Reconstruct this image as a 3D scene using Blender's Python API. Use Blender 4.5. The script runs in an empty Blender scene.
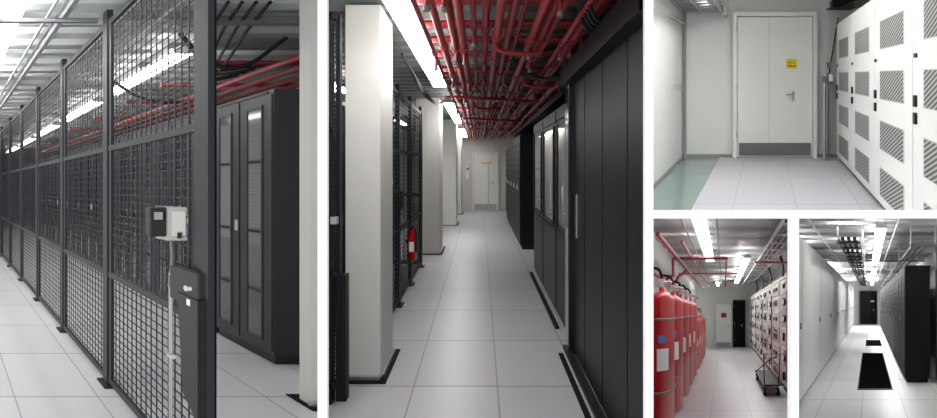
import bpy, bmesh, math, random
from mathutils import Vector, Matrix
random.seed(4)
scene = bpy.context.scene
try:
    scene.view_settings.view_transform = 'Standard'
    scene.view_settings.look = 'None'
except Exception as e:
    print(e)

# ------------------------------------------------------------------ materials
def mat(name, col, rough=0.5, metal=0.0, emit=0.0, noise=0.0, spec=0.5, nscale=30.0):
    m = bpy.data.materials.new(name); m.use_nodes = True
    nt = m.node_tree; b = nt.nodes['Principled BSDF']
    b.inputs['Base Color'].default_value = (*col, 1)
    b.inputs['Roughness'].default_value = rough
    b.inputs['Metallic'].default_value = metal
    b.inputs['Specular IOR Level'].default_value = spec
    if emit > 0:
        b.inputs['Emission Color'].default_value = (*col, 1)
        b.inputs['Emission Strength'].default_value = emit
    if noise > 0:
        uv = nt.nodes.new('ShaderNodeUVMap')
        n = nt.nodes.new('ShaderNodeTexNoise'); n.inputs['Scale'].default_value = nscale
        n.inputs['Detail'].default_value = 4
        r = nt.nodes.new('ShaderNodeValToRGB')
        r.color_ramp.elements[0].position = 0.3; r.color_ramp.elements[1].position = 0.7
        r.color_ramp.elements[0].color = (*[c*(1-noise) for c in col], 1)
        r.color_ramp.elements[1].color = (*[min(1, c*(1+noise*0.5)) for c in col], 1)
        nt.links.new(uv.outputs['UV'], n.inputs['Vector'])
        nt.links.new(n.outputs['Fac'], r.inputs['Fac'])
        nt.links.new(r.outputs['Color'], b.inputs['Base Color'])
    return m

def tile_mat(name, c1, c2, mortar, size=0.6, msize=0.006, rough=0.35, off=(0, 0)):
    m = bpy.data.materials.new(name); m.use_nodes = True
    nt = m.node_tree; b = nt.nodes['Principled BSDF']; b.inputs['Roughness'].default_value = rough
    uv = nt.nodes.new('ShaderNodeUVMap')
    mp = nt.nodes.new('ShaderNodeMapping'); mp.inputs['Location'].default_value = (off[0], off[1], 0)
    br = nt.nodes.new('ShaderNodeTexBrick')
    br.offset = 0; br.squash = 1
    br.inputs['Color1'].default_value = (*c1, 1); br.inputs['Color2'].default_value = (*c2, 1)
    br.inputs['Mortar'].default_value = (*mortar, 1)
    br.inputs['Scale'].default_value = 1.0
    br.inputs['Brick Width'].default_value = size; br.inputs['Row Height'].default_value = size
    br.inputs['Mortar Size'].default_value = msize
    br.inputs['Mortar Smooth'].default_value = 0.1
    n = nt.nodes.new('ShaderNodeTexNoise'); n.inputs['Scale'].default_value = 60; n.inputs['Detail'].default_value = 5
    mx = nt.nodes.new('ShaderNodeMix'); mx.data_type = 'RGBA'; mx.blend_type = 'MULTIPLY'
    mx.inputs[0].default_value = 0.12
    nt.links.new(uv.outputs['UV'], mp.inputs['Vector'])
    nt.links.new(mp.outputs['Vector'], br.inputs['Vector'])
    nt.links.new(mp.outputs['Vector'], n.inputs['Vector'])
    nt.links.new(br.outputs['Color'], mx.inputs[6]); nt.links.new(n.outputs['Color'], mx.inputs[7])
    nt.links.new(mx.outputs[2], b.inputs['Base Color'])
    return m

def perf_mat(name, c_metal, c_hole, scale):
    m = bpy.data.materials.new(name); m.use_nodes = True
    nt = m.node_tree; b = nt.nodes['Principled BSDF']; b.inputs['Roughness'].default_value = 0.5
    uv = nt.nodes.new('ShaderNodeUVMap')
    mp = nt.nodes.new('ShaderNodeMapping'); mp.inputs['Rotation'].default_value = (0, 0, math.radians(-50))
    wv = nt.nodes.new('ShaderNodeTexWave'); wv.bands_direction = 'X'; wv.inputs['Scale'].default_value = scale
    r = nt.nodes.new('ShaderNodeValToRGB')
    r.color_ramp.elements[0].position = 0.40; r.color_ramp.elements[1].position = 0.70
    r.color_ramp.elements[0].color = (*c_hole, 1); r.color_ramp.elements[1].color = (*c_metal, 1)
    nt.links.new(uv.outputs['UV'], mp.inputs['Vector']); nt.links.new(mp.outputs['Vector'], wv.inputs['Vector'])
    nt.links.new(wv.outputs['Fac'], r.inputs['Fac']); nt.links.new(r.outputs['Color'], b.inputs['Base Color'])
    return m

M = {}
M['white'] = mat('painted_white', (0.98, 0.98, 0.98), 0.9, spec=0.2)
M['floor1'] = tile_mat('floor_tiles_a', (0.76, 0.75, 0.77), (0.73, 0.72, 0.74), (0.42, 0.42, 0.44), off=(0.10, 0.1))
M['floor2'] = tile_mat('floor_tiles_b', (0.57, 0.565, 0.595), (0.535, 0.53, 0.56), (0.29, 0.29, 0.31), off=(0.475, 0.1))
M['floor4'] = tile_mat('floor_tiles_d', (0.66, 0.65, 0.67), (0.63, 0.62, 0.64), (0.44, 0.44, 0.45), off=(0.2, 0.1))
M['floor3'] = tile_mat('floor_tiles_c', (0.60, 0.585, 0.63), (0.57, 0.555, 0.60), (0.40, 0.40, 0.42), off=(0.3, 0.1), msize=0.005)
M['green'] = tile_mat('floor_green', (0.22, 0.31, 0.275), (0.205, 0.29, 0.255), (0.13, 0.18, 0.16), size=0.6, rough=0.18, msize=0.004)
M['wall'] = mat('wall_paint', (0.75, 0.755, 0.73), 0.7, noise=0.03, nscale=3)
M['cream'] = mat('pillar_paint', (0.70, 0.695, 0.65), 0.6, noise=0.03, nscale=3)
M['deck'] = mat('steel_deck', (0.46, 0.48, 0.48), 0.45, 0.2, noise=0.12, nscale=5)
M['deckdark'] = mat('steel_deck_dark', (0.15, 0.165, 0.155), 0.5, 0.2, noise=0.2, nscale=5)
M['galv'] = mat('galvanised', (0.50, 0.51, 0.52), 0.35, 0.7, noise=0.1)
M['black'] = mat('black_powdercoat', (0.008, 0.008, 0.009), 0.5, spec=0.3)
M['void'] = mat('black_vent_opening', (0.006, 0.006, 0.007), 0.9, spec=0.0)
M['gloss'] = mat('black_gloss', (0.012, 0.013, 0.016), 0.12, spec=0.7)
M['rack'] = mat('rack_grey', (0.014, 0.016, 0.019), 0.42, spec=0.3)
M['rackd'] = mat('rack_dark', (0.006, 0.007, 0.008), 0.45, spec=0.2)
M['fence'] = mat('fence_paint', (0.011, 0.013, 0.017), 0.5, spec=0.25)
M['glass'] = mat('dark_glass', (0.02, 0.03, 0.038), 0.06, spec=0.9)
M['glassd'] = mat('tinted_glass', (0.010, 0.017, 0.023), 0.07, spec=0.6)
M['red'] = mat('red_pipe_paint', (0.31, 0.018, 0.025), 0.4, noise=0.1)
M['redcyl'] = mat('red_cylinder_paint', (0.50, 0.004, 0.008), 0.32, spec=0.25)
M['cab'] = mat('cabinet_white', (0.80, 0.80, 0.78), 0.4, noise=0.02)
M['cabg'] = mat('cabinet_lightgrey', (0.58, 0.57, 0.53), 0.4, noise=0.05)
M['reader'] = mat('reader_housing', (0.40, 0.39, 0.37), 0.35, 0.4)
M['grille'] = mat('grille_grey', (0.16, 0.16, 0.16), 0.5)
M['perf'] = perf_mat('perforated_vent', (0.42, 0.42, 0.41), (0.03, 0.03, 0.03), 12)
LE = {1: 14, 2: 18, 3: 18, 4: 12, 5: 18}
def lampmat(e):
    k = 'lamp_%g' % e
    if k not in M: M[k] = mat('fluorescent_tube_%g' % e, (1.0, 0.995, 0.985), 0.5, emit=e)
    return k
M['lampbody'] = mat('lamp_housing', (0.8, 0.8, 0.8), 0.5)
M['yellow'] = mat('yellow_sign', (0.85, 0.65, 0.03), 0.5)
M['paper'] = mat('label_paper', (0.85, 0.85, 0.83), 0.6)
M['steel'] = mat('brushed_steel', (0.6, 0.6, 0.6), 0.3, 0.9)
M['rubber'] = mat('rubber', (0.01, 0.01, 0.01), 0.7, spec=0.1)
M['blue'] = mat('blue_label', (0.05, 0.18, 0.5), 0.5)
M['orange'] = mat('orange_label', (0.8, 0.2, 0.03), 0.5)
M['doorp'] = mat('door_paint', (0.84, 0.84, 0.81), 0.45)
M['seam'] = mat('seam_grey', (0.30, 0.30, 0.30), 0.6)
M['lseam'] = mat('seam_light', (0.55, 0.55, 0.53), 0.6)

# ------------------------------------------------------------------ rooms
F = 600.0; CX, CY = 480.0, 165.0; CAMZ = 1.59; YF = 2.6
class Room:
    def __init__(s, vx, vy, f, h, clip, k):
        s.vx, s.vy, s.f, s.h, s.clip, s.k = vx, vy, f, h, clip, k
    def w(s, p):
        x, y, z = p
        return Vector((x + (s.vx-CX)/s.f*y, y*F/s.f, (z-s.h) - (s.vy-CY)/s.f*y + CAMZ))
R1 = Room(-55, 188, 320, 1.5,  (-160, 319.5, -120, 540), 1)
R2 = Room(480, 165, 320, 1.59, (325.5, 646.5, -120, 540), 2)
R3 = Room(765, 75, 240, 1.24,  (651.5, 1090, -120, 211.5), 3)
R4 = Room(724, 313, 150, 1.5,  (651.5, 792.5, 217.5, 540), 4)
R5 = Room(869, 302, 150, 1.5,  (797.5, 1090, 217.5, 540), 5)
CAM = Vector((0, 0, CAMZ))
def ray(px, py): return Vector(((px-CX)/F, 1.0, -(py-CY)/F))

class Ob:
    def __init__(s, room, name):
        s.r = room; s.name = name; s.bm = bmesh.new(); s.mats = []
    def mi(s, m):
        if m not in s.mats: s.mats.append(m)
        return s.mats.index(m)
    def poly(s, vs, faces, m, smooth=False):
        bv = [s.bm.verts.new(v) for v in vs]; i = s.mi(m)
        out = []
        for f in faces:
            try:
                fc = s.bm.faces.new([bv[k] for k in f]); fc.material_index = i; fc.smooth = smooth; out.append(fc)
            except ValueError: pass
        return bv, out
    def box(s, x0, x1, y0, y1, z0, z1, m, bev=0):
        if x0 > x1: x0, x1 = x1, x0
        if y0 > y1: y0, y1 = y1, y0
        if z0 > z1: z0, z1 = z1, z0
        vs = [(x, y, z) for x in (x0, x1) for y in (y0, y1) for z in (z0, z1)]
        bv, fs = s.poly(vs, [(0,1,3,2),(4,6,7,5),(0,4,5,1),(2,3,7,6),(0,2,6,4),(1,5,7,3)], m)
        if bev > 0:
            es = list({e for f in fs for e in f.edges})
            bmesh.ops.bevel(s.bm, geom=es, offset=bev, segments=2, affect='EDGES', profile=0.5, material=-1)
        return s
    def tube(s, pts, r, m, seg=8, cap=True, radii=None):
        pts = [Vector(p) for p in pts]; rings = []
        n = len(pts)
        d0 = (pts[1]-pts[0]).normalized()
        up = Vector((0, 0, 1)) if abs(d0.z) < 0.9 else Vector((1, 0, 0))
        for k, p in enumerate(pts):
            if k == 0: d = pts[1]-pts[0]
            elif k == n-1: d = pts[-1]-pts[-2]
            else: d = (pts[k+1]-pts[k]).normalized() + (pts[k]-pts[k-1]).normalized()
            if d.length < 1e-9: d = d0
            d.normalize()
            a = up - d*up.dot(d)
            if a.length < 1e-4: a = Vector((1, 0, 0))
            a.normalize(); up = a; b = d.cross(a)
            rr = radii[k] if radii else r
            rings.append([p + (a*math.cos(t) + b*math.sin(t))*rr for t in [2*math.pi*q/seg for q in range(seg)]])
        vs = [v for R in rings for v in R]; fs = []
        for k in range(n-1):
            for q in range(seg):
                q2 = (q+1) % seg
                fs.append((k*seg+q, k*seg+q2, (k+1)*seg+q2, (k+1)*seg+q))
        s.poly(vs, fs, m, smooth=seg > 5)
        if cap:
            s.poly(rings[0], [tuple(range(seg))[::-1]], m); s.poly(rings[-1], [tuple(range(seg))], m)
        return s
    def curve(s, pts, r, m, seg=8, n=6):
        P = [Vector(p) for p in pts]; P = [P[0]*2-P[1]] + P + [P[-1]*2-P[-2]]
        out = []
        for i in range(1, len(P)-2):
            for k in range(n):
                t = k/n
                a, b, c, d = P[i-1], P[i], P[i+1], P[i+2]
                out.append(0.5*((2*b) + (c-a)*t + (2*a-5*b+4*c-d)*t*t + (3*b-a-3*c+d)*t**3))
        out.append(P[-2])
        return s.tube(out, r, m, seg)
    def lathe(s, cx, cy, prof, m, seg=24):
        vs = []; fs = []
        for r_, z in prof:
            for q in range(seg):
                t = 2*math.pi*q/seg
                vs.append((cx+r_*math.cos(t), cy+r_*math.sin(t), z))
        for k in range(len(prof)-1):
            for q in range(seg):
                q2 = (q+1) % seg
                fs.append((k*seg+q, k*seg+q2, (k+1)*seg+q2, (k+1)*seg+q))
        fs.append(tuple(range(seg))[::-1]); fs.append(tuple((len(prof)-1)*seg+q for q in range(seg)))
        s.poly(vs, fs, m, smooth=True)
        return s
    def done(s):
        bm = s.bm; r = s.r
        bm.normal_update()
        uvl = bm.loops.layers.uv.new('UVMap')
        for f in bm.faces:
            n = f.normal; ax = max(range(3), key=lambda k: abs(n[k]))
            for l in f.loops:
                c = l.vert.co
                l[uvl].uv = (c.y, c.z) if ax == 0 else ((c.x, c.z) if ax == 1 else (c.x, c.y))
        for v in bm.verts: v.co = r.w(v.co)
        a, b, c, d = r.clip
        planes = [(Vector((0, YF+0.04, 0)), Vector((0, -1, 0)))]
        def pl(p, q, inside):
            n = ray(*p).cross(ray(*q)).normalized()
            if n.dot(ray(*inside)) > 0: n = -n
            planes.append((CAM, n))
        mid = ((a+b)/2, (c+d)/2)
        pl((a, c), (a, d), mid); pl((b, c), (b, d), mid); pl((a, c), (b, c), mid); pl((a, d), (b, d), mid)
        for co, no in planes:
            if not bm.verts: break
            bmesh.ops.bisect_plane(bm, geom=bm.verts[:]+bm.edges[:]+bm.faces[:], plane_co=co, plane_no=no, clear_outer=True)
        if not bm.faces:
            print('EMPTY', s.name); return None
        bmesh.ops.recalc_face_normals(bm, faces=bm.faces[:])
        lo = Vector([min(v.co[k] for v in bm.verts) for k in range(3)])
        hi = Vector([max(v.co[k] for v in bm.verts) for k in range(3)])
        org = Vector(((lo.x+hi.x)/2, (lo.y+hi.y)/2, lo.z))
        for v in bm.verts: v.co -= org
        me = bpy.data.meshes.new(s.name); bm.to_mesh(me); bm.free()
        for m in s.mats: me.materials.append(M[m])
        o = bpy.data.objects.new(s.name, me); o.location = org
        scene.collection.objects.link(o)
        return o

def deck(room, x0, x1, y0, y1, z, m, pitch=0.2, amp=0.05):
    o = Ob(room, 'ceiling'); prof = []
    y = y0
    while y < y1:
        prof += [(y, z), (y+pitch*0.4, z), (y+pitch*0.5, z+amp), (y+pitch*0.9, z+amp)]
        y += pitch
    vs = [(x, p[0], p[1]) for p in prof for x in (x0, x1)]
    fs = [(2*k, 2*k+1, 2*k+3, 2*k+2) for k in range(len(prof)-1)]
    o.poly(vs, fs, m)
    o.box(x0, x1, y0, y1, z+amp+0.02, z+amp+0.1, m)
    o.done()
def lamp(room, x, w, y0, y1, z, e=None):
    o = Ob(room, 'fluorescent_ceiling_lamp')
    o.box(x-w*0.3, x+w*0.3, y0-0.02, y1+0.02, z+0.025, z+0.06, 'lampbody')
    o.box(x-w/2, x+w/2, y0, y1, z-0.02, z+0.025, lampmat(e or LE[room.k]), 0.012)
    o.box(x-w/2-0.004, x+w/2+0.004, y0-0.03, y0, z-0.022, z+0.03, 'lampbody')
    o.box(x-w/2-0.004, x+w/2+0.004, y1, y1+0.03, z-0.022, z+0.03, 'lampbody')
    o.done()
def shell(room, name, *b, m='wall'):
    o = Ob(room, name); o.box(*b, m); o.done()

def rack(room, side, xf, y0, y1, z1, depth=0.9, m='rack', style='glass', name='server_rack'):
    o = Ob(room, name)
    X = lambda d: xf - side*d
    g = 0.004
    o.box(X(0), X(-depth), y0+g, y1-g, 0.08, z1, m)
    o.box(X(-0.03), X(-depth+0.03), y0+0.02, y1-0.02, 0, 0.08, 'black')
    w = (y1-y0)
    for k in range(2):
        a = y0 + k*w/2 + 0.012; b = y0 + (k+1)*w/2 - 0.006 if k == 0 else y1-0.012
        o.box(X(0), X(0.015), a, b, 0.11, z1-0.04, m)
        if style == 'glass':
            o.box(X(0.015), X(0.019), a+(b-a)*0.28, b-(b-a)*0.28, 0.2, z1-0.14, 'glassd')
            for q in (0.24, 0.72):
                o.box(X(0.015), X(0.027), a+(b-a)*q, a+(b-a)*(q+0.04), 0.18, z1-0.12, m)
            for q in (0.18, z1-0.14):
                o.box(X(0.015), X(0.027), a+(b-a)*0.24, a+(b-a)*0.76, q, q+0.02, m)
        else:
            for q in range(14):
                zz = 0.25 + q*(z1-0.5)/13
                o.box(X(0.015), X(0.019), a+0.03, b-0.03, zz, zz+(z1-0.5)/13*0.6, 'black')
    ym = (y0+y1)/2
    o.box(X(0.015), X(0.04), ym+0.015, ym+0.030, 1.10, 1.2, 'steel', 0.004)
    o.box(X(0.0), X(0.012), y0+0.05, y1-0.05, z1-0.03, z1-0.01, 'black')
    o.done()

def pillar(room, x0, x1, y0, y1, z1, m='cream'):
    o = Ob(room, 'square_pillar')
    o.box(x0, x1, y0, y1, 0, z1, m, 0.008)
    t = 0.02
    o.box(x0-t, x1+t, y0-t, y0-0.002, 0.0, 0.035, 'steel'); o.box(x1+0.002, x1+t, y0-t, y1+t, 0, 0.035, 'steel')
    o.box(x0-t-0.02, x1+t+0.03, y0-t-0.03, y1+t+0.03, 0.001, 0.008, 'rubber')
    o.done()

def fence(room, xf, posts, z_rails, ztop, sp, wr, name, gate=True):
    o = Ob(room, name)
    for y in posts:
        o.box(xf-0.025, xf+0.025, y-0.028, y+0.028, 0, ztop+0.05, 'fence')
        o.box(xf-0.06, xf+0.06, y-0.06, y+0.06, 0, 0.012, 'fence')
    for a, b in zip(posts[:-1], posts[1:]):
        for z in z_rails:
            o.box(xf-0.015, xf+0.015, a+0.028, b-0.028, z-0.02, z+0.02, 'fence')
        for yy in (a+0.05, b-0.05):
            o.box(xf-0.012, xf+0.012, yy-0.012, yy+0.012, z_rails[0], z_rails[-1], 'fence')
        y = a+0.06
        while y < b-0.05:
            o.box(xf-wr, xf+wr, y-wr, y+wr, z_rails[0], z_rails[-1], 'fence'); y += sp
        z = z_rails[0]+sp
        while z < z_rails[-1]:
            o.box(xf+wr, xf+3*wr, a+0.03, b-0.03, z-wr, z+wr, 'fence'); z += sp
    return o

# ================================================================== GUTTERS (built as a white wall with five openings)
def framebar(o, a, b, c, d, y0, y1):
    vs = []
    for Y in (y0, y1):
        yy = YF if Y < YF+0.1 else Y
        for px, py in ((a, c), (b, c), (b, d), (a, d)):
            vs.append(((px-CX)/F*yy, Y, CAMZ-(py-CY)/F*yy))
    bv = [o.verts.new(v) for v in vs]
    for f in ((0,1,2,3),(4,7,6,5),(0,4,5,1),(1,5,6,2),(2,6,7,3),(3,7,4,0)):
        o.faces.new([bv[k] for k in f])
def mk(name, bars, y0, y1, m='white'):
    bm = bmesh.new()
    for b in bars: framebar(bm, *b, y0, y1)
    bmesh.ops.recalc_face_normals(bm, faces=bm.faces[:])
    me = bpy.data.meshes.new(name); bm.to_mesh(me); bm.free(); me.materials.append(M[m])
    o = bpy.data.objects.new(name, me); scene.collection.objects.link(o)
mk('gutter_wall', [(317.5, 327, -120, 540), (645, 653.5, -120, 540), (653.5, 1090, 210.5, 218.5), (791, 799, 218.5, 540)], YF, YF+0.03)  # white gutters between the five views, built as thin wall bars
mk('light_divider', [(320.5, 324.5, -120, 540)], YF+0.15, 30)  # added dividers, unseen edge-on, keep the rooms and their light apart
mk('light_divider', [(647.5, 650.5, -120, 540)], YF+0.15, 40)
mk('light_divider', [(650.5, 1090, 212.5, 216.5)], YF+0.15, 40)
mk('light_divider', [(793.7, 796.3, 216.5, 540)], YF+0.15, 40)

# ================================================================== ROOM 1 : caged server hall
r = R1
shell(r, 'floor', -2.2, 5.3, 0.6, 17, -0.08, 0, m='floor1')
deck(r, -2.2, 5.3, 0.6, 17, 3.0, 'deck', 0.25)
shell(r, 'wall_left', -2.3, -2.2, 0.6, 17, 0, 3.1)
shell(r, 'wall_right', 5.3, 5.4, 0.6, 17, 0, 3.1)
shell(r, 'wall_back', -2.3, 5.4, 17, 17.1, 0, 3.1)
posts = [1.53+0.92*k for k in range(13)]
o = fence(r, 1.25, posts, [0.05, 0.85, 1.8, 2.75], 2.8, 0.05, 0.0028, 'wire_mesh_security_fence')
# sliding gate frame and lock
o.box(1.20, 1.23, 1.46, 1.50, 0.0, 2.95, 'fence')
o.box(1.17, 1.225, 1.48, 1.67, 0.93, 1.1, 'black', 0.008)
o.poly([(1.16,1.47,0.98),(1.16,1.6,0.98),(1.16,1.56,0.5),(1.16,1.47,0.42),(1.22,1.47,0.98),(1.22,1.6,0.98),(1.22,1.56,0.5),(1.22,1.47,0.42)],
       [(0,1,2,3),(4,7,6,5),(0,4,5,1),(1,5,6,2),(2,6,7,3),(3,7,4,0)], 'rackd')
o.tube([(1.17, 1.53, 1.02), (1.15, 1.53, 1.02)], 0.014, 'steel', 14)
o.box(1.158, 1.17, 1.515, 1.535, 0.94, 0.97, 'paper')
o.done()
o = Ob(r, 'access_card_reader')
o.box(1.07, 1.16, 1.67, 1.71, 1.245, 1.40, 'black', 0.008)
o.box(1.09, 1.135, 1.665, 1.67, 1.335, 1.375, 'seam', 0.002)
o.box(1.155, 1.26, 1.66, 1.76, 1.225, 1.40, 'reader', 0.006)
o.box(1.175, 1.245, 1.654, 1.66, 1.25, 1.38, 'cabg', 0.002)
o.box(1.20, 1.22, 1.650, 1.655, 1.24, 1.27, 'black')
o.curve([(1.20, 1.7, 1.23), (1.205, 1.7, 1.12), (1.19, 1.7, 0.98)], 0.007, 'grille', 8)
o.tube([(1.20, 1.7, 1.05), (1.20, 1.7, 0.0)], 0.010, 'reader', 10)
o.box(1.19, 1.21, 1.680, 1.687, 1.0, 1.06, 'yellow')
o.box(1.185, 1.215, 1.685, 1.715, 0.6, 0.62, 'galv')
o.done()
for k in range(16):
    y0 = 2.7+0.6*k
    rack(r, 1, 2.78, y0, y0+0.6, 2.34, 1.0, 'rack', 'glass')
pillar(r, 2.51, 2.95, 2.2, 2.27, 3.0)
lamp(r, 0.5, 0.2, 1.9, 4.2, 2.85)
lamp(r, -0.9, 0.16, 2.0, 5.2, 2.85)
for a, b in ((3.17, 4.56), (4.95, 6.4), (6.8, 8.2), (8.6, 10), (10.4, 12)):
    lamp(r, 2.38, 0.19, a, b, 2.85)
for a, b in ((4.6, 6.4), (7.0, 9), (9.6, 11.5)):
    lamp(r, 0.5, 0.14, a, b, 2.85)
o = Ob(r, 'red_sprinkler_pipework')
for x in (3.3, 3.6, 3.9, 4.2, 4.5, 4.8):
    o.tube([(x, 2.6, 2.72), (x, 14, 2.72)], 0.03, 'red')
for y in (3.3, 4.0, 4.8, 5.8, 7, 8.5, 10):
    o.tube([(2.7, y, 2.79), (5.1, y, 2.79)], 0.025, 'red')
    o.tube([(3.9, y, 2.79), (3.9, y, 2.5)], 0.018, 'red')
o.done()
o = Ob(r, 'steel_strut_ceiling_frame')
for y in (1.9, 2.3, 2.8, 3.4, 4.1, 4.9, 5.8, 7, 8.5, 10):
    o.box(-1.8, 2.2, y, y+0.04, 2.93, 2.97, 'galv')
for x in (0.05, 0.25, 0.95, 1.45):
    o.box(x, x+0.04, 1.2, 12, 2.88, 2.92, 'galv')
for x in (0.8, 0.87, 1.7):
    o.tube([(x, 1.2, 2.84), (x, 12, 2.84)], 0.012, 'galv')
for y in (1.7, 2.0, 2.5):
    o.box(0.0, 1.2, y, y+0.03, 2.80, 2.83, 'grille')
o.done()
o = Ob(r, 'black_cable_bundle')
for k in range(5):
    d = 0.11*k
    o.curve([(2.1+d, 2.5, 2.95), (2.3+d, 2.9, 2.93), (2.55+d*0.7, 3.25+d*0.3, 2.80-d*0.25), (3.0, 3.5+d, 2.84-d*0.2), (3.7, 3.6+d, 2.92)], 0.014, 'black', 8)
o.curve([(2.1, 4.1, 2.9), (2.6, 4.2, 2.68), (3.2, 4.3, 2.66), (3.8, 4.4, 2.9)], 0.02, 'black', 8)
o.curve([(2.2, 3.0, 2.95), (2.5, 3.05, 2.7), (2.9, 3.1, 2.68), (3.3, 3.1, 2.95)], 0.02, 'black', 8)
for k in range(3):
    o.box(2.3, 4.8, 2.75+0.5*k, 2.80+0.5*k, 2.92, 2.98, 'grille')
o.done()

# ================================================================== ROOM 2 : corridor
r = R2
EY = 11.3
shell(r, 'floor', -2.6, 2.0, 0.6, EY, -0.08, 0, m='floor2')
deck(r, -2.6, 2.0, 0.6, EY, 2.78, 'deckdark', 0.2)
shell(r, 'wall_left', -2.7, -2.6, 0.6, EY, 0, 2.9)
shell(r, 'wall_right', 2.0, 2.1, 0.6, EY, 0, 2.9)
shell(r, 'wall_back', -2.7, 2.1, EY, EY+0.1, 0, 2.9, m='cream')
pillar(r, -1.00, -0.735, 2.37, 2.70, 2.78)
pillar(r, -1.14, -0.72, 5.7, 6.2, 2.78)
pillar(r, -1.05, -0.62, 8.4, 8.9, 2.78)
pillar(r, -1.0, -0.60, 10.3, 10.7, 2.78)
# near gate
o = Ob(r, 'wire_mesh_gate')
o.box(-1.03, -0.985, 2.12, 2.17, 0.0, 2.6, 'fence')
o.box(-0.965, -0.935, 2.14, 2.17, 0.05, 2.6, 'fence')
o.box(-0.97, -0.90, 2.15, 2.2, 0.0, 0.85, 'black')
for z in (0.1, 0.85, 1.8, 2.56):
    o.box(-1.6, -0.95, 2.12, 2.15, z, z+0.04, 'fence')
o.box(-0.985, -0.94, 2.10, 2.13, 1.2, 1.25, 'steel', 0.004)
z = 0.12
while z < 2.56:
    o.box(-1.2, -0.95, 2.137, 2.142, z, z+0.005, 'fence'); z += 0.03
x = -1.2
while x < -0.95:
    o.box(x, x+0.005, 2.13, 2.135, 0.1, 2.56, 'fence'); x += 0.02
o.done()
o = fence(r, -0.93, [2.95, 3.62, 4.25, 5.0], [0.06, 0.85, 1.75, 2.4], 2.45, 0.05, 0.0032, 'wire_mesh_security_fence')
o.box(-0.96, -0.89, 2.92, 3.0, 0.0, 2.5, 'fence')
o.box(-0.93, -0.86, 3.05, 3.16, 1.25, 1.5, 'black', 0.006)
o.box(-0.86, -0.855, 3.07, 3.14, 1.4, 1.46, 'paper')
o.box(-0.93, -0.87, 3.55, 3.7, 1.1, 1.3, 'black', 0.005)
o.done()
o = Ob(r, 'wire_mesh_security_fence')
o.box(-2.4, -0.96, 4.98, 5.02, 2.3, 2.36, 'fence'); o.box(-2.4, -0.96, 4.98, 5.02, 0.05, 0.1, 'fence')
o.box(-2.4, -0.96, 4.98, 5.02, 1.1, 1.15, 'fence')
x = -2.4
while x < -0.96:
    o.box(x, x+0.006, 4.99, 4.996, 0.1, 2.3, 'fence'); x += 0.055
o.done()
for k in range(4):
    rack(r, -1, -1.40, 3.0+0.6*k, 3.6+0.6*k, 2.2, 0.9, 'rackd', 'perf')
# fire extinguisher hung on the fence
o = Ob(r, 'fire_extinguisher')
cx, cy = -0.845, 4.0
o.lathe(cx, cy, [(0.04, 0.40), (0.052, 0.415), (0.052, 0.73), (0.044, 0.77), (0.018, 0.79), (0.018, 0.81)], 'redcyl', 20)
o.box(cx-0.015, cx+0.015, cy-0.06, cy+0.02, 0.81, 0.84, 'black')
o.curve([(cx+0.015, cy-0.03, 0.82), (cx+0.055, cy-0.06, 0.77), (cx+0.055, cy-0.05, 0.52)], 0.008, 'black')
o.box(cx-0.03, cx+0.03, cy-0.056, cy-0.05, 0.52, 0.64, 'paper')
o.box(-0.925, cx-0.04, cy-0.02, cy+0.02, 0.62, 0.66, 'black')
o.done()
def door(room, x0, x1, y, z1, split=None, m='doorp', fr='cream', kick=True, sign=None, name='door_1', hz=0.98, handle=0.85, sm='lseam'):
    o = Ob(room, name)
    f = 0.06
    o.box(x0-f, x0, y-0.06, y-0.001, 0.001, z1+f, fr); o.box(x1, x1+f, y-0.06, y-0.001, 0.001, z1+f, fr); o.box(x0, x1, y-0.06, y-0.001, z1, z1+f, fr)
    o.box(x0+0.006, x1-0.006, y-0.035, y-0.002, 0.01, z1-0.008, m, 0.003)
    if split:
        o.box(split-0.004, split+0.004, y-0.037, y-0.034, 0.01, z1-0.008, sm)
    if kick: o.box(x0+0.03, x1-0.03, y-0.039, y-0.035, 0.03, 0.22, 'grille' if kick == 2 else 'galv')
    hx = x0+(x1-x0)*handle
    o.tube([(hx, y-0.035, hz), (hx, y-0.09, hz), (hx-0.12*(1 if handle > .5 else -1), y-0.09, hz)], 0.011, 'steel')
    o.box(hx-0.02, hx+0.02, y-0.042, y-0.035, hz-0.1, hz+0.05, 'steel')
    for z in (0.3, 1.0, z1-0.25):
        o.tube([(x0, y-0.065, z), (x0, y-0.065, z+0.1)], 0.01, 'steel')
    if sign:
        for (a, b, c, d, mm) in sign: o.box(a, b, y-0.041, y-0.035, c, d, mm)
    return o
door(r, -0.22, 0.60, EY, 2.0, fr='doorp', sign=[(0.05, 0.42, 1.63, 1.69, 'yellow'), (0.28, 0.30, 0.25, 1.6, 'seam')]).done()
o = Ob(r, 'exit_sign'); o.box(-0.05, 0.45, EY-0.05, EY-0.001, 2.1, 2.20, 'paper'); o.box(0.0, 0.40, EY-0.055, EY-0.05, 2.14, 2.16, 'seam'); o.done()
o = Ob(r, 'control_panel_box'); o.box(-0.50, -0.36, EY-0.08, EY-0.001, 1.1, 1.6, 'paper', 0.006); o.box(-0.47, -0.39, EY-0.085, EY-0.08, 1.4, 1.5, 'grille'); o.done()
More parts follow.
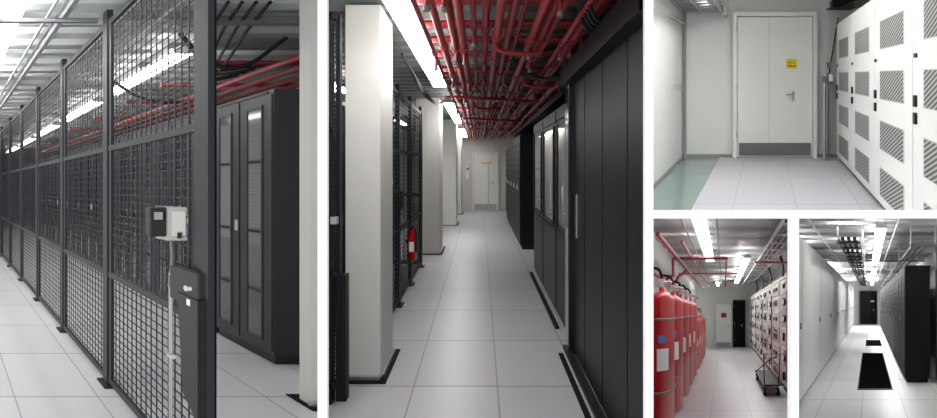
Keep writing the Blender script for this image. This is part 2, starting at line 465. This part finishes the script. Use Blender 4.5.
# right : aisle containment and racks
o = Ob(r, 'aisle_containment_panel')
o.box(0.80, 1.7, 1.35, 2.76, 0, 2.34, 'rackd')
for k in range(4):
    a = 1.36+0.35*k
    o.box(0.787, 0.80, a+0.005, a+0.345, 0.04, 2.3, 'rackd', 0.003)
o.box(0.74, 0.80, 2.68, 2.78, 0, 2.46, 'gloss', 0.005)
o.box(0.70, 0.80, 1.35, 2.80, 2.27, 2.42, 'rackd')
o.box(0.72, 0.78, 1.35, 2.78, 0.0, 0.03, 'black')
o.box(0.66, 0.70, 1.35, 2.70, 0.001, 0.006, 'rubber')
o.box(0.775, 0.785, 2.58, 2.6, 1.0, 1.35, 'steel')
o.done()
def glassrack(y0, y1):
    o = Ob(r, 'glass_door_server_rack')
    o.box(0.80, 1.7, y0, y1, 0.06, 2.17, 'rackd'); o.box(0.84, 1.6, y0+.02, y1-.02, 0, 0.06, 'black')
    o.box(0.785, 0.80, y0+0.01, y1-0.01, 0.1, 0.92, 'rackd', 0.003)
    o.box(0.785, 0.80, y0+0.01, y1-0.01, 0.94, 2.02, 'rackd', 0.003)
    o.box(0.780, 0.785, y0+0.08, y1-0.08, 1.0, 1.97, 'glass')
    o.box(0.770, 0.785, y0+0.05, y0+0.08, 0.97, 2.0, 'rackd'); o.box(0.770, 0.785, y1-0.08, y1-0.05, 0.97, 2.0, 'rackd')
    o.box(0.782, 0.80, y0+0.01, y1-0.01, 2.04, 2.15, 'rackd')
    o.tube([(0.775, y0+0.065, 1.15), (0.745, y0+0.065, 1.15), (0.745, y0+0.065, 1.4), (0.775, y0+0.065, 1.4)], 0.007, 'steel', 6)
    o.done()
glassrack(2.82, 3.30); glassrack(3.32, 3.98); glassrack(4.0, 4.66)
o = Ob(r, 'black_floor_trim_rail'); o.box(0.73, 0.77, 3.1, 4.7, 0, 0.02, 'rubber'); o.done()
for k in range(5):
    rack(r, 1, 0.76, 6.0+0.6*k, 6.6+0.6*k, 2.18, 0.9, 'rackd', 'perf')
for k in range(2):
    rack(r, 1, 0.86, 9.3+0.6*k, 9.9+0.6*k, 2.1, 0.9, 'rackd', 'perf')
for a, b in ((1.75, 3.9), (4.9, 7.3), (8.4, 10.9)):
    lamp(r, -0.49, 0.155, a, b, 2.56)
for a, b in ((2.6, 4.4), (6.0, 8)):
    lamp(r, -1.9, 0.14, a, b, 2.6)
o = Ob(r, 'red_sprinkler_pipework')
random.seed(11)
N = 22
for i in range(N):
    x = -0.37+0.082*i
    z = (2.50, 2.54, 2.60)[i % 3]
    rr = 0.027 if i % 4 else 0.018
    o.tube([(x, 1.4, z), (x, 11.2, z)], rr, 'red')
    y = 1.5+0.3*random.random()
    while y < 10:
        o.tube([(x, y, z), (x, y+0.05, z)], rr*1.45, 'red')
        if random.random() < 0.5:
            o.tube([(x, y+0.1, z), (x, y+0.1, z-0.09)], 0.012, 'red')
            o.tube([(x, y+0.1, z-0.09), (x, y+0.1, z-0.11)], 0.020, 'grille')
        y += 0.4+0.6*random.random()
for y in (1.75, 2.1, 2.45, 2.75, 3.1, 3.6, 4.3, 5.1, 6.1, 7.2, 8.4, 9.6):
    o.tube([(-0.58, y, 2.67), (1.4, y, 2.67)], 0.028, 'red')
for y in (3.9, 5.7):
    o.tube([(-0.3, y, 2.42), (0.75, y+0.2, 2.40)], 0.02, 'red')
for x0, y in ((0.1, 2.3), (0.45, 3.3), (-0.1, 4.6)):
    o.curve([(x0, y, 2.5), (x0+0.05, y+0.03, 2.42), (x0+0.3, y+0.05, 2.41), (x0+0.35, y+0.06, 2.5)], 0.017, 'red')
o.done()
o = Ob(r, 'ceiling_cable_tray')
for y in (3.4, 4.7, 5.6, 7.0, 8.6):
    o.box(-0.35, 1.4, y, y+0.035, 2.645, 2.665, 'grille')
for x in (-0.28, 0.30, 0.80):
    o.box(x, x+0.02, 1.4, 11, 2.71, 2.76, 'galv')
o.done()
o = Ob(r, 'black_cable_bundle')
for k in range(6):
    d = 0.035*k
    o.curve([(0.15, 3.0+d, 2.74), (0.45, 3.1+d, 2.5), (0.62+d, 3.0, 2.40), (0.95+d, 2.95, 2.45), (1.3, 2.9+d, 2.6)], 0.013, 'black', 8)
for k in range(4):
    d = 0.05*k
    o.curve([(0.55, 1.7+d, 2.7), (0.62, 1.8+d, 2.48), (0.75, 1.9+d, 2.44), (0.95, 2.0+d, 2.6)], 0.012, 'black', 8)
for k in range(3):
    o.curve([(-0.78, 3.2+0.1*k, 2.7), (-0.68, 3.8, 2.5-0.03*k), (-0.64, 4.8, 2.50), (-0.62, 5.5, 2.7)], 0.012, 'black', 8)
o.box(0.88, 1.4, 2.9, 8.5, 2.34, 2.42, 'black')
o.done()

# ================================================================== ROOM 3 : door bay
r = R3
BY = 3.64
shell(r, 'floor', -0.68, 2.0, 0.5, BY, -0.08, 0, m='floor3')
o = Ob(r, 'floor'); o.box(-1.24, -0.68, 0.5, BY, -0.08, 0.0, 'green'); o.done()
shell(r, 'wall_left', -1.34, -1.24, 0.5, BY, 0, 2.6)
shell(r, 'wall_right', 2.0, 2.1, 0.5, BY, 0, 2.6)
shell(r, 'wall_back', -1.34, 2.1, BY, BY+0.1, 0, 2.6)
shell(r, 'ceiling', -1.34, 2.1, 0.5, BY, 2.6, 2.7)
o = Ob(r, 'baseboard_back'); o.box(-1.24, -0.50, BY-0.015, BY-0.001, 0, 0.04, 'seam'); o.box(0.80, 1.3, BY-0.015, BY-0.001, 0, 0.04, 'seam'); o.done()
o = Ob(r, 'baseboard_left'); o.box(-1.239, -1.225, 0.5, BY-0.02, 0, 0.03, 'seam'); o.done()
d = door(r, -0.42, 0.72, BY, 2.12, split=0.06, fr='doorp', kick=2, name='door_2', sign=[(0.32, 0.48, 1.34, 1.48, 'yellow'), (0.34, 0.46, 1.37, 1.385, 'seam'), (0.34, 0.46, 1.42, 1.43, 'seam')], handle=0.74, hz=0.95)
d.done()
o = Ob(r, 'electrical_conduit')
o.tube([(-1.2, BY-0.04, 2.2), (-1.2, BY-0.04, 0)], 0.020, 'seam')
o.tube([(-1.2, BY-0.6, 2.0), (-1.2, BY-0.06, 2.0)], 0.018, 'galv')
o.tube([(-1.19, BY-0.5, 1.1), (-1.19, BY-0.12, 1.1)], 0.012, 'galv')
o.done()
o = Ob(r, 'reader_post')
o.tube([(0.875, BY-0.10, 1.15), (0.875, BY-0.10, 0.0)], 0.022, 'galv', 12)
o.tube([(0.935, BY-0.10, 1.1), (0.935, BY-0.10, 0.0)], 0.014, 'grille', 12)
o.box(0.83, 0.99, BY-0.17, BY-0.03, 0, 0.012, 'galv')
o.box(0.85, 0.90, BY-0.13, BY-0.08, 1.13, 1.22, 'grille', 0.004)
o.box(0.92, 1.0, BY-0.14, BY-0.06, 1.10, 1.27, 'grille', 0.004)
o.box(0.93, 0.99, BY-0.145, BY-0.14, 1.15, 1.25, 'paper')
o.done()
o = Ob(r, 'wall_cable')
o.curve([(0.97, BY-0.03, 1.24), (0.98, BY-0.03, 1.4), (1.02, BY-0.03, 1.6), (1.1, BY-0.03, 2.1)], 0.010, 'black')
o.box(0.94, 0.99, BY-0.04, BY-0.002, 1.36, 1.43, 'seam')
o.done()
o = Ob(r, 'door_closer_box'); o.box(0.98, 1.3, BY-0.15, BY-0.002, 2.22, 2.34, 'black', 0.005); o.done()
o = Ob(r, 'cable_tray')
for x in (-1.2, -0.95, -0.66):
    o.box(x, x+0.04, 2.0, 3.56, 2.17, 2.23, 'galv')
for k in range(13):
    o.box(-1.2, -0.62, 2.05+0.12*k, 2.08+0.12*k, 2.18, 2.20, 'galv')
for k in range(5):
    o.tube([(-1.12+0.09*k, 2.0, 2.24), (-1.12+0.09*k, 3.56, 2.24)], 0.02, 'grille')
o.box(-0.60, -0.55, 3.45, 3.57, 2.10, 2.59, 'galv')
o.box(-1.2, -0.55, 3.57, 3.6, 2.19, 2.28, 'grille')
o.done()
o = Ob(r, 'ceiling_cable')
for k in range(4): o.curve([(0.9+0.07*k, 3.5, 2.2), (1.2, 3.2, 2.14+0.03*k), (1.5, 2.6, 2.2), (1.5, 1.6, 2.3)], 0.012, 'black')
o.done()
def ventcab(y0, y1):
    o = Ob(r, 'ventilated_cabinet'); xf = 1.06
    o.box(xf, xf+0.8, y0+0.003, y1-0.003, 0.06, 1.99, 'cab', 0.004)
    o.box(xf+0.03, xf+0.75, y0+0.02, y1-0.02, 0, 0.06, 'grille')
    o.box(xf-0.015, xf, y0+0.006, y1-0.006, 0.08, 1.97, 'cab', 0.003)
    for zc in (1.60, 1.15, 0.70, 0.28):
        a, b = y0+0.10, y1-0.12
        o.box(xf-0.018, xf-0.014, a, b, zc-0.13, zc+0.13, 'cabg')
        o.box(xf-0.021, xf-0.017, a+0.01, b-0.01, zc-0.122, zc+0.122, 'perf')
    o.box(xf-0.035, xf-0.015, y1-0.055, y1-0.03, 1.02, 1.10, 'black', 0.003)
    o.box(xf-0.035, xf-0.015, y1-0.055, y1-0.03, 0.90, 0.98, 'black', 0.003)
    o.box(xf-0.028, xf-0.015, y1-0.055, y1-0.03, 1.36, 1.39, 'black')
    o.done()
ventcab(2.9, 3.5); ventcab(2.3, 2.9); ventcab(1.7, 2.3); ventcab(1.1, 1.7)
lamp(r, -0.1, 0.22, 1.6, 3.0, 2.42)

# ================================================================== ROOM 4 : gas suppression room
r = R4
EY = 6.6
shell(r, 'floor', -1.25, 2.0, 0.8, EY, -0.08, 0, m='floor4')
deck(r, -1.25, 2.0, 0.8, EY, 2.85, 'deck', 0.28)
shell(r, 'wall_left', -1.35, -1.25, 0.8, EY, 0, 3.0)
shell(r, 'wall_right', 2.0, 2.1, 0.8, EY, 0, 3.0)
shell(r, 'wall_back', -1.35, 2.1, EY, EY+0.1, 0, 3.0)
door(r, -0.36, 0.30, EY, 1.9, name='door_3', sign=[(-0.12, 0.1, 1.3, 1.5, 'red'), (0.02, 0.15, 0.95, 1.05, 'paper')]).done()
door(r, 0.46, 0.86, EY, 2.0, name='door_4', m='black', fr='rackd', kick=False).done()
def gascyl(cx, cy, R, H):
    o = Ob(r, 'gas_suppression_cylinder')
    o.lathe(cx, cy, [(R*0.8, 0.0), (R, 0.03), (R, H-R*0.9), (R*0.92, H-R*0.5), (R*0.6, H-R*0.15), (R*0.28, H), (R*0.28, H+0.05)], 'redcyl', 24)
    o.tube([(cx, cy, H+0.04), (cx, cy, H+0.16)], R*0.25, 'steel', 12)
    o.tube([(cx, cy, H+0.12), (cx+R*0.8, cy, H+0.12)], 0.02, 'steel', 8)
    o.curve([(cx, cy, H+0.15), (cx-R*0.3, cy, H+0.28), (cx-R*1.2, cy+0.05, H+0.33)], 0.02, 'rubber', 8)
    n = 8
    for (z0, z1, mm, t0, t1) in ((H*0.45, H*0.60, 'paper', -1.6, -0.7), (H*0.64, H*0.69, 'blue', -1.5, -0.9)):
        vs = []; fs = []
        for k in range(n+1):
            t = t0+(t1-t0)*k/n
            for z in (z0, z1): vs.append((cx+R*1.012*math.cos(t), cy+R*1.012*math.sin(t), z))
        for k in range(n): fs.append((2*k, 2*k+2, 2*k+3, 2*k+1))
        o.poly(vs, fs, mm)
    for z in (H*0.30, H*0.80):
        ring = [(cx+R*1.02*math.cos(2*math.pi*k/24), cy+R*1.02*math.sin(2*math.pi*k/24), z) for k in range(25)]
        o.tube(ring, 0.014, 'grille', 6, cap=False)
    o.done()
for k in range(9):
    gascyl(-0.80, 1.95+0.42*k, 0.15, 1.78 if k < 5 else 1.35)
o = Ob(r, 'cylinder_rack_beam')
o.box(-1.04, -1.0, 1.7, 5.6, 1.30, 1.36, 'grille'); o.box(-1.04, -1.0, 1.7, 5.6, 0.5, 0.56, 'grille')
for y in (1.74, 2.6, 3.4, 4.3, 5.4): o.box(-1.08, -1.04, y, y+0.04, 0, 2.0, 'grille')
o.done()
o = Ob(r, 'red_manifold_pipework')
o.tube([(-1.1, 1.6, 2.12), (-1.1, 6.2, 2.12)], 0.035, 'red', 12)
o.tube([(-0.95, 2.8, 2.52), (0.05, 2.8, 2.52)], 0.03, 'red', 12)
o.tube([(-0.8, 1.8, 2.45), (-0.8, 6, 2.45)], 0.028, 'red', 12)
o.tube([(-0.62, 2.2, 2.55), (-0.62, 6.2, 2.55)], 0.022, 'red', 12)
o.tube([(-1.1, 3.3, 2.12), (-1.0, 3.3, 2.3), (-0.8, 3.3, 2.45)], 0.03, 'red', 12)
o.tube([(-0.95, 2.8, 2.52), (-0.95, 2.8, 2.2), (-1.1, 2.8, 2.12)], 0.03, 'red', 12)
o.tube([(0.05, 2.8, 2.52), (0.05, 4.6, 2.5), (0.05, 4.6, 2.3)], 0.022, 'red', 12)
o.tube([(-1.2, 4, 2.55), (0.35, 4, 2.55)], 0.02, 'red', 10)
o.tube([(0.65, 3.2, 2.58), (1.8, 3.2, 2.58)], 0.022, 'red', 10)
o.done()
o = Ob(r, 'ceiling_cable_tray')
for x in (0.75, 1.1): o.box(x, x+0.02, 1.9, 6.2, 2.64, 2.71, 'galv')
for k in range(16): o.box(0.75, 1.12, 1.95+0.26*k, 1.98+0.26*k, 2.65, 2.67, 'galv')
for k in range(3): o.tube([(0.82+0.09*k, 1.9, 2.70), (0.82+0.09*k, 6.2, 2.70)], 0.022, 'grille')
o.done()
o = Ob(r, 'electrical_conduit')
for x in (-0.55, -0.1):
    o.tube([(x, 1.5, 2.7), (x, 6.5, 2.7)], 0.014, 'grille')
for y in (2.4, 3.3, 4.4, 5.5):
    o.box(-1.2, 0.6, y, y+0.04, 2.74, 2.78, 'galv')
o.done()
def swcab(y0, y1, kk):
    o = Ob(r, 'electrical_switchgear_cabinet'); xf = 1.15; zt = 2.15
    o.box(xf, xf+0.75, y0, y1, 0.12, zt, 'cab', 0.01)
    o.box(xf+0.03, xf+0.7, y0+0.03, y1-0.03, 0.0, 0.12, 'grille')
    o.box(xf-0.02, xf+0.4, y0-0.01, y1+0.01, zt, zt+0.05, 'cabg')
    rows = [0.16, 0.52, 0.88, 1.24, 1.58, 1.86]
    tops = [0.49, 0.85, 1.21, 1.55, 1.83, 2.12]
    for q, (a, b) in enumerate(zip(rows, tops)):
        o.box(xf-0.03, xf, y0+0.03, y1-0.03, a, b, 'cab' if (q+kk) % 3 else 'cabg', 0.008)
        o.box(xf-0.034, xf-0.03, y0+0.08, y0+0.32, a+0.06, b-0.06, ['black', 'grille', 'cabg', 'cabg'][(q*2+kk) % 4], 0)
        for j in range(5):
            yy = y0+0.10+0.045*j
            o.box(xf-0.05, xf-0.034, yy, yy+0.028, a+0.10, a+0.17, 'rackd' if (j+q) % 2 else 'seam')
            o.box(xf-0.037, xf-0.034, yy, yy+0.028, a+0.19, a+0.21, 'paper')
        ym = y1-0.22
        if q in (1, 3, 4):
            o.tube([(xf-0.03, ym, (a+b)/2), (xf-0.06, ym, (a+b)/2)], 0.07, 'black', 18)
            o.tube([(xf-0.06, ym, (a+b)/2), (xf-0.065, ym, (a+b)/2)], 0.055, 'paper', 18)
        else:
            o.box(xf-0.06, xf-0.03, ym-0.02, ym+0.02, a+0.1, b-0.08, 'black', 0.003)
        if (q+kk) % 4 == 1: o.box(xf-0.034, xf-0.03, ym-0.1, ym+0.02, b-0.09, b-0.03, 'orange')
        if (q+kk) % 5 == 2: o.box(xf-0.034, xf-0.03, ym+0.06, ym+0.14, b-0.12, b-0.05, 'yellow')
    o.tube([(xf-0.05, y0+0.42, 0.3), (xf-0.05, y0+0.42, 1.9)], 0.012, 'grille')
    o.curve([(xf+0.1, y0+0.2, zt), (xf+0.15, y0+0.25, zt+0.35), (xf+0.1, y0+0.3, 2.8)], 0.03, 'black')
    o.done()
for k in range(5): swcab(2.2+0.85*k, 3.0+0.85*k, k)
o = Ob(r, 'hand_trolley')
tx, ty = 0.82, 2.75
for (x, y) in ((tx-0.08, ty), (tx+0.16, ty), (tx-0.08, ty+0.6), (tx+0.16, ty+0.6)):
    o.tube([(x-0.02, y, 0.07), (x+0.02, y, 0.07)], 0.07, 'rubber', 18)
    o.tube([(x-0.025, y, 0.07), (x+0.025, y, 0.07)], 0.03, 'steel', 12)
    o.tube([(x, y, 0.07), (x, y, 0.2)], 0.015, 'galv')
o.box(tx-0.12, tx+0.2, ty-0.05, ty+0.65, 0.18, 0.21, 'rackd', 0.005)
o.tube([(tx-0.08, ty, 0.2), (tx-0.1, ty-0.02, 0.75), (tx+0.2, ty-0.02, 0.75), (tx+0.18, ty, 0.2)], 0.014, 'black')
o.tube([(tx-0.1, ty+0.6, 0.2), (tx+0.1, ty+0.3, 0.55), (tx+0.15, ty, 0.7)], 0.012, 'black')
o.done()
lamp(r, -0.30, 0.17, 1.55, 3.25, 2.63, 8)
lamp(r, 0.47, 0.14, 3.05, 5.6, 2.63, 16)
lamp(r, -0.25, 0.10, 5.5, 6.3, 2.66, 24)  # added lamp, brightens the far end wall and door

# ================================================================== ROOM 5 : rack aisle
r = R5
EY = 10.2
shell(r, 'floor', -1.9, 1.75, 0.8, EY, -0.08, 0, m='floor1')
deck(r, -1.9, 1.75, 0.8, EY, 2.85, 'deck', 0.28)
shell(r, 'wall_left', -2.0, -1.9, 0.8, EY, 0, 3.0)
shell(r, 'wall_right', 1.75, 1.85, 0.8, EY, 0, 3.0)
shell(r, 'wall_back', -2.0, 1.85, EY, EY+0.1, 0, 3.0, m='wall')
door(r, -0.55, 0.5, EY, 2.2, name='door_5', m='black', fr='black', kick=False, split=0.02, sm='grille', sign=[(0.1, 0.35, 1.5, 1.6, 'paper')]).done()
for k in range(10):
    y0 = 1.4+0.86*k; y1 = y0+0.86
    o = Ob(r, 'tall_white_cabinet'); xf = -1.01
    o.box(xf-0.8, xf, y0+0.002, y1-0.002, 0.05, 2.46, 'cab', 0.003); o.box(xf-0.7, xf-0.03, y0, y1, 0, 0.05, 'grille')
    o.box(xf, xf+0.006, y0+0.006, y1-0.006, 0.08, 2.43, 'cab', 0.002)
    o.box(xf+0.006, xf+0.025, y1-0.08, y1-0.06, 1.1, 1.2, 'seam')
    o.done()
for k in range(10):
    y0 = 2.78+0.6*k
    rack(r, 1, 0.68, y0, y0+0.6, 2.18, 0.45, 'rackd', 'perf')
def vent(x0, x1, y0, y1):
    o = Ob(r, 'floor_vent_grille')
    o.box(x0, x1, y0, y1, 0.001, 0.006, 'void')
    k = x0
    while k < x1-0.02:
        o.box(k+0.02, k+0.026, y0+0.01, y1-0.01, 0.006, 0.008, 'void'); k += 0.06
    for (a, b, c, d) in ((x0, x0+0.015, y0, y1), (x1-0.015, x1, y0, y1), (x0, x1, y0, y0+0.02), (x0, x1, y1-0.02, y1)):
        o.box(a, b, c, d, 0.006, 0.010, 'rackd')
    o.done()
vent(-0.2, 0.41, 2.56, 4.40); vent(-0.12, 0.45, 5.1, 5.9)
o = Ob(r, 'overhead_cable_tray')
for x in (-0.52, -0.16): o.box(x, x+0.02, 2.5, 9.5, 2.50, 2.58, 'grille')
for k in range(26): o.box(-0.52, -0.14, 2.55+0.27*k, 2.61+0.27*k, 2.51, 2.53, 'rackd')
for k in range(3): o.tube([(-0.44+0.1*k, 2.5, 2.56), (-0.44+0.1*k, 9.5, 2.56)], 0.032, 'black')
for k in range(3): o.tube([(0.80+0.13*k, 2.8, 2.54), (0.80+0.13*k, 9.5, 2.54)], 0.025, 'grille')
for y in (2.6, 3.6, 5, 7):
    o.box(0.72, 1.18, y, y+0.04, 2.48, 2.51, 'grille')
    for x in (0.72, 1.15, -0.55, -0.12): o.box(x, x+0.02, y, y+0.03, 2.48, 2.84, 'galv')
o.done()
o = Ob(r, 'steel_strut_ceiling_frame')
for y in (1.9, 2.4, 3, 3.7, 4.6, 5.8, 7.4): o.box(-1.8, 1.7, y, y+0.05, 2.74, 2.79, 'galv')
for x in (-1.3, -0.9, 0.45): o.tube([(x, 1.5, 2.72), (x, 9.8, 2.72)], 0.015, 'galv')
for x in (1.3, 1.5): o.tube([(x, 2.9, 2.7), (x, 2.9, 0)], 0.02, 'grille')
o.done()
lamp(r, 0.18, 0.16, 2.24, 4.2, 2.62, 17)
lamp(r, 0.18, 0.16, 4.9, 6.4, 2.62, 36)
lamp(r, 0.18, 0.16, 7.2, 9.6, 2.62, 50)  # added run continuing the row, brightens the deep end of the aisle
for a, b, e in ((2.0, 3.5, 10), (5, 7, 20), (7.6, 9.6, 40)): lamp(r, -1.45, 0.15, a, b, 2.68, e)  # added fill lamps above the cabinets, brighten the left side

# ------------------------------------------------------------------ world, camera
w = bpy.data.worlds.new('World'); scene.world = w; w.use_nodes = True
w.node_tree.nodes['Background'].inputs['Color'].default_value = (0.98, 0.985, 1.0, 1)
w.node_tree.nodes['Background'].inputs['Strength'].default_value = 1.15
cd = bpy.data.cameras.new('Camera'); cam = bpy.data.objects.new('Camera', cd)
scene.collection.objects.link(cam); cam.location = (0, 0, CAMZ); cam.rotation_euler = (math.pi/2, 0, 0)
cd.sensor_width = 36; cd.sensor_fit = 'HORIZONTAL'; cd.lens = F*36/937
cd.shift_x = -(CX-468.5)/937; cd.shift_y = -(209-CY)/937
cd.clip_end = 200
scene.camera = cam
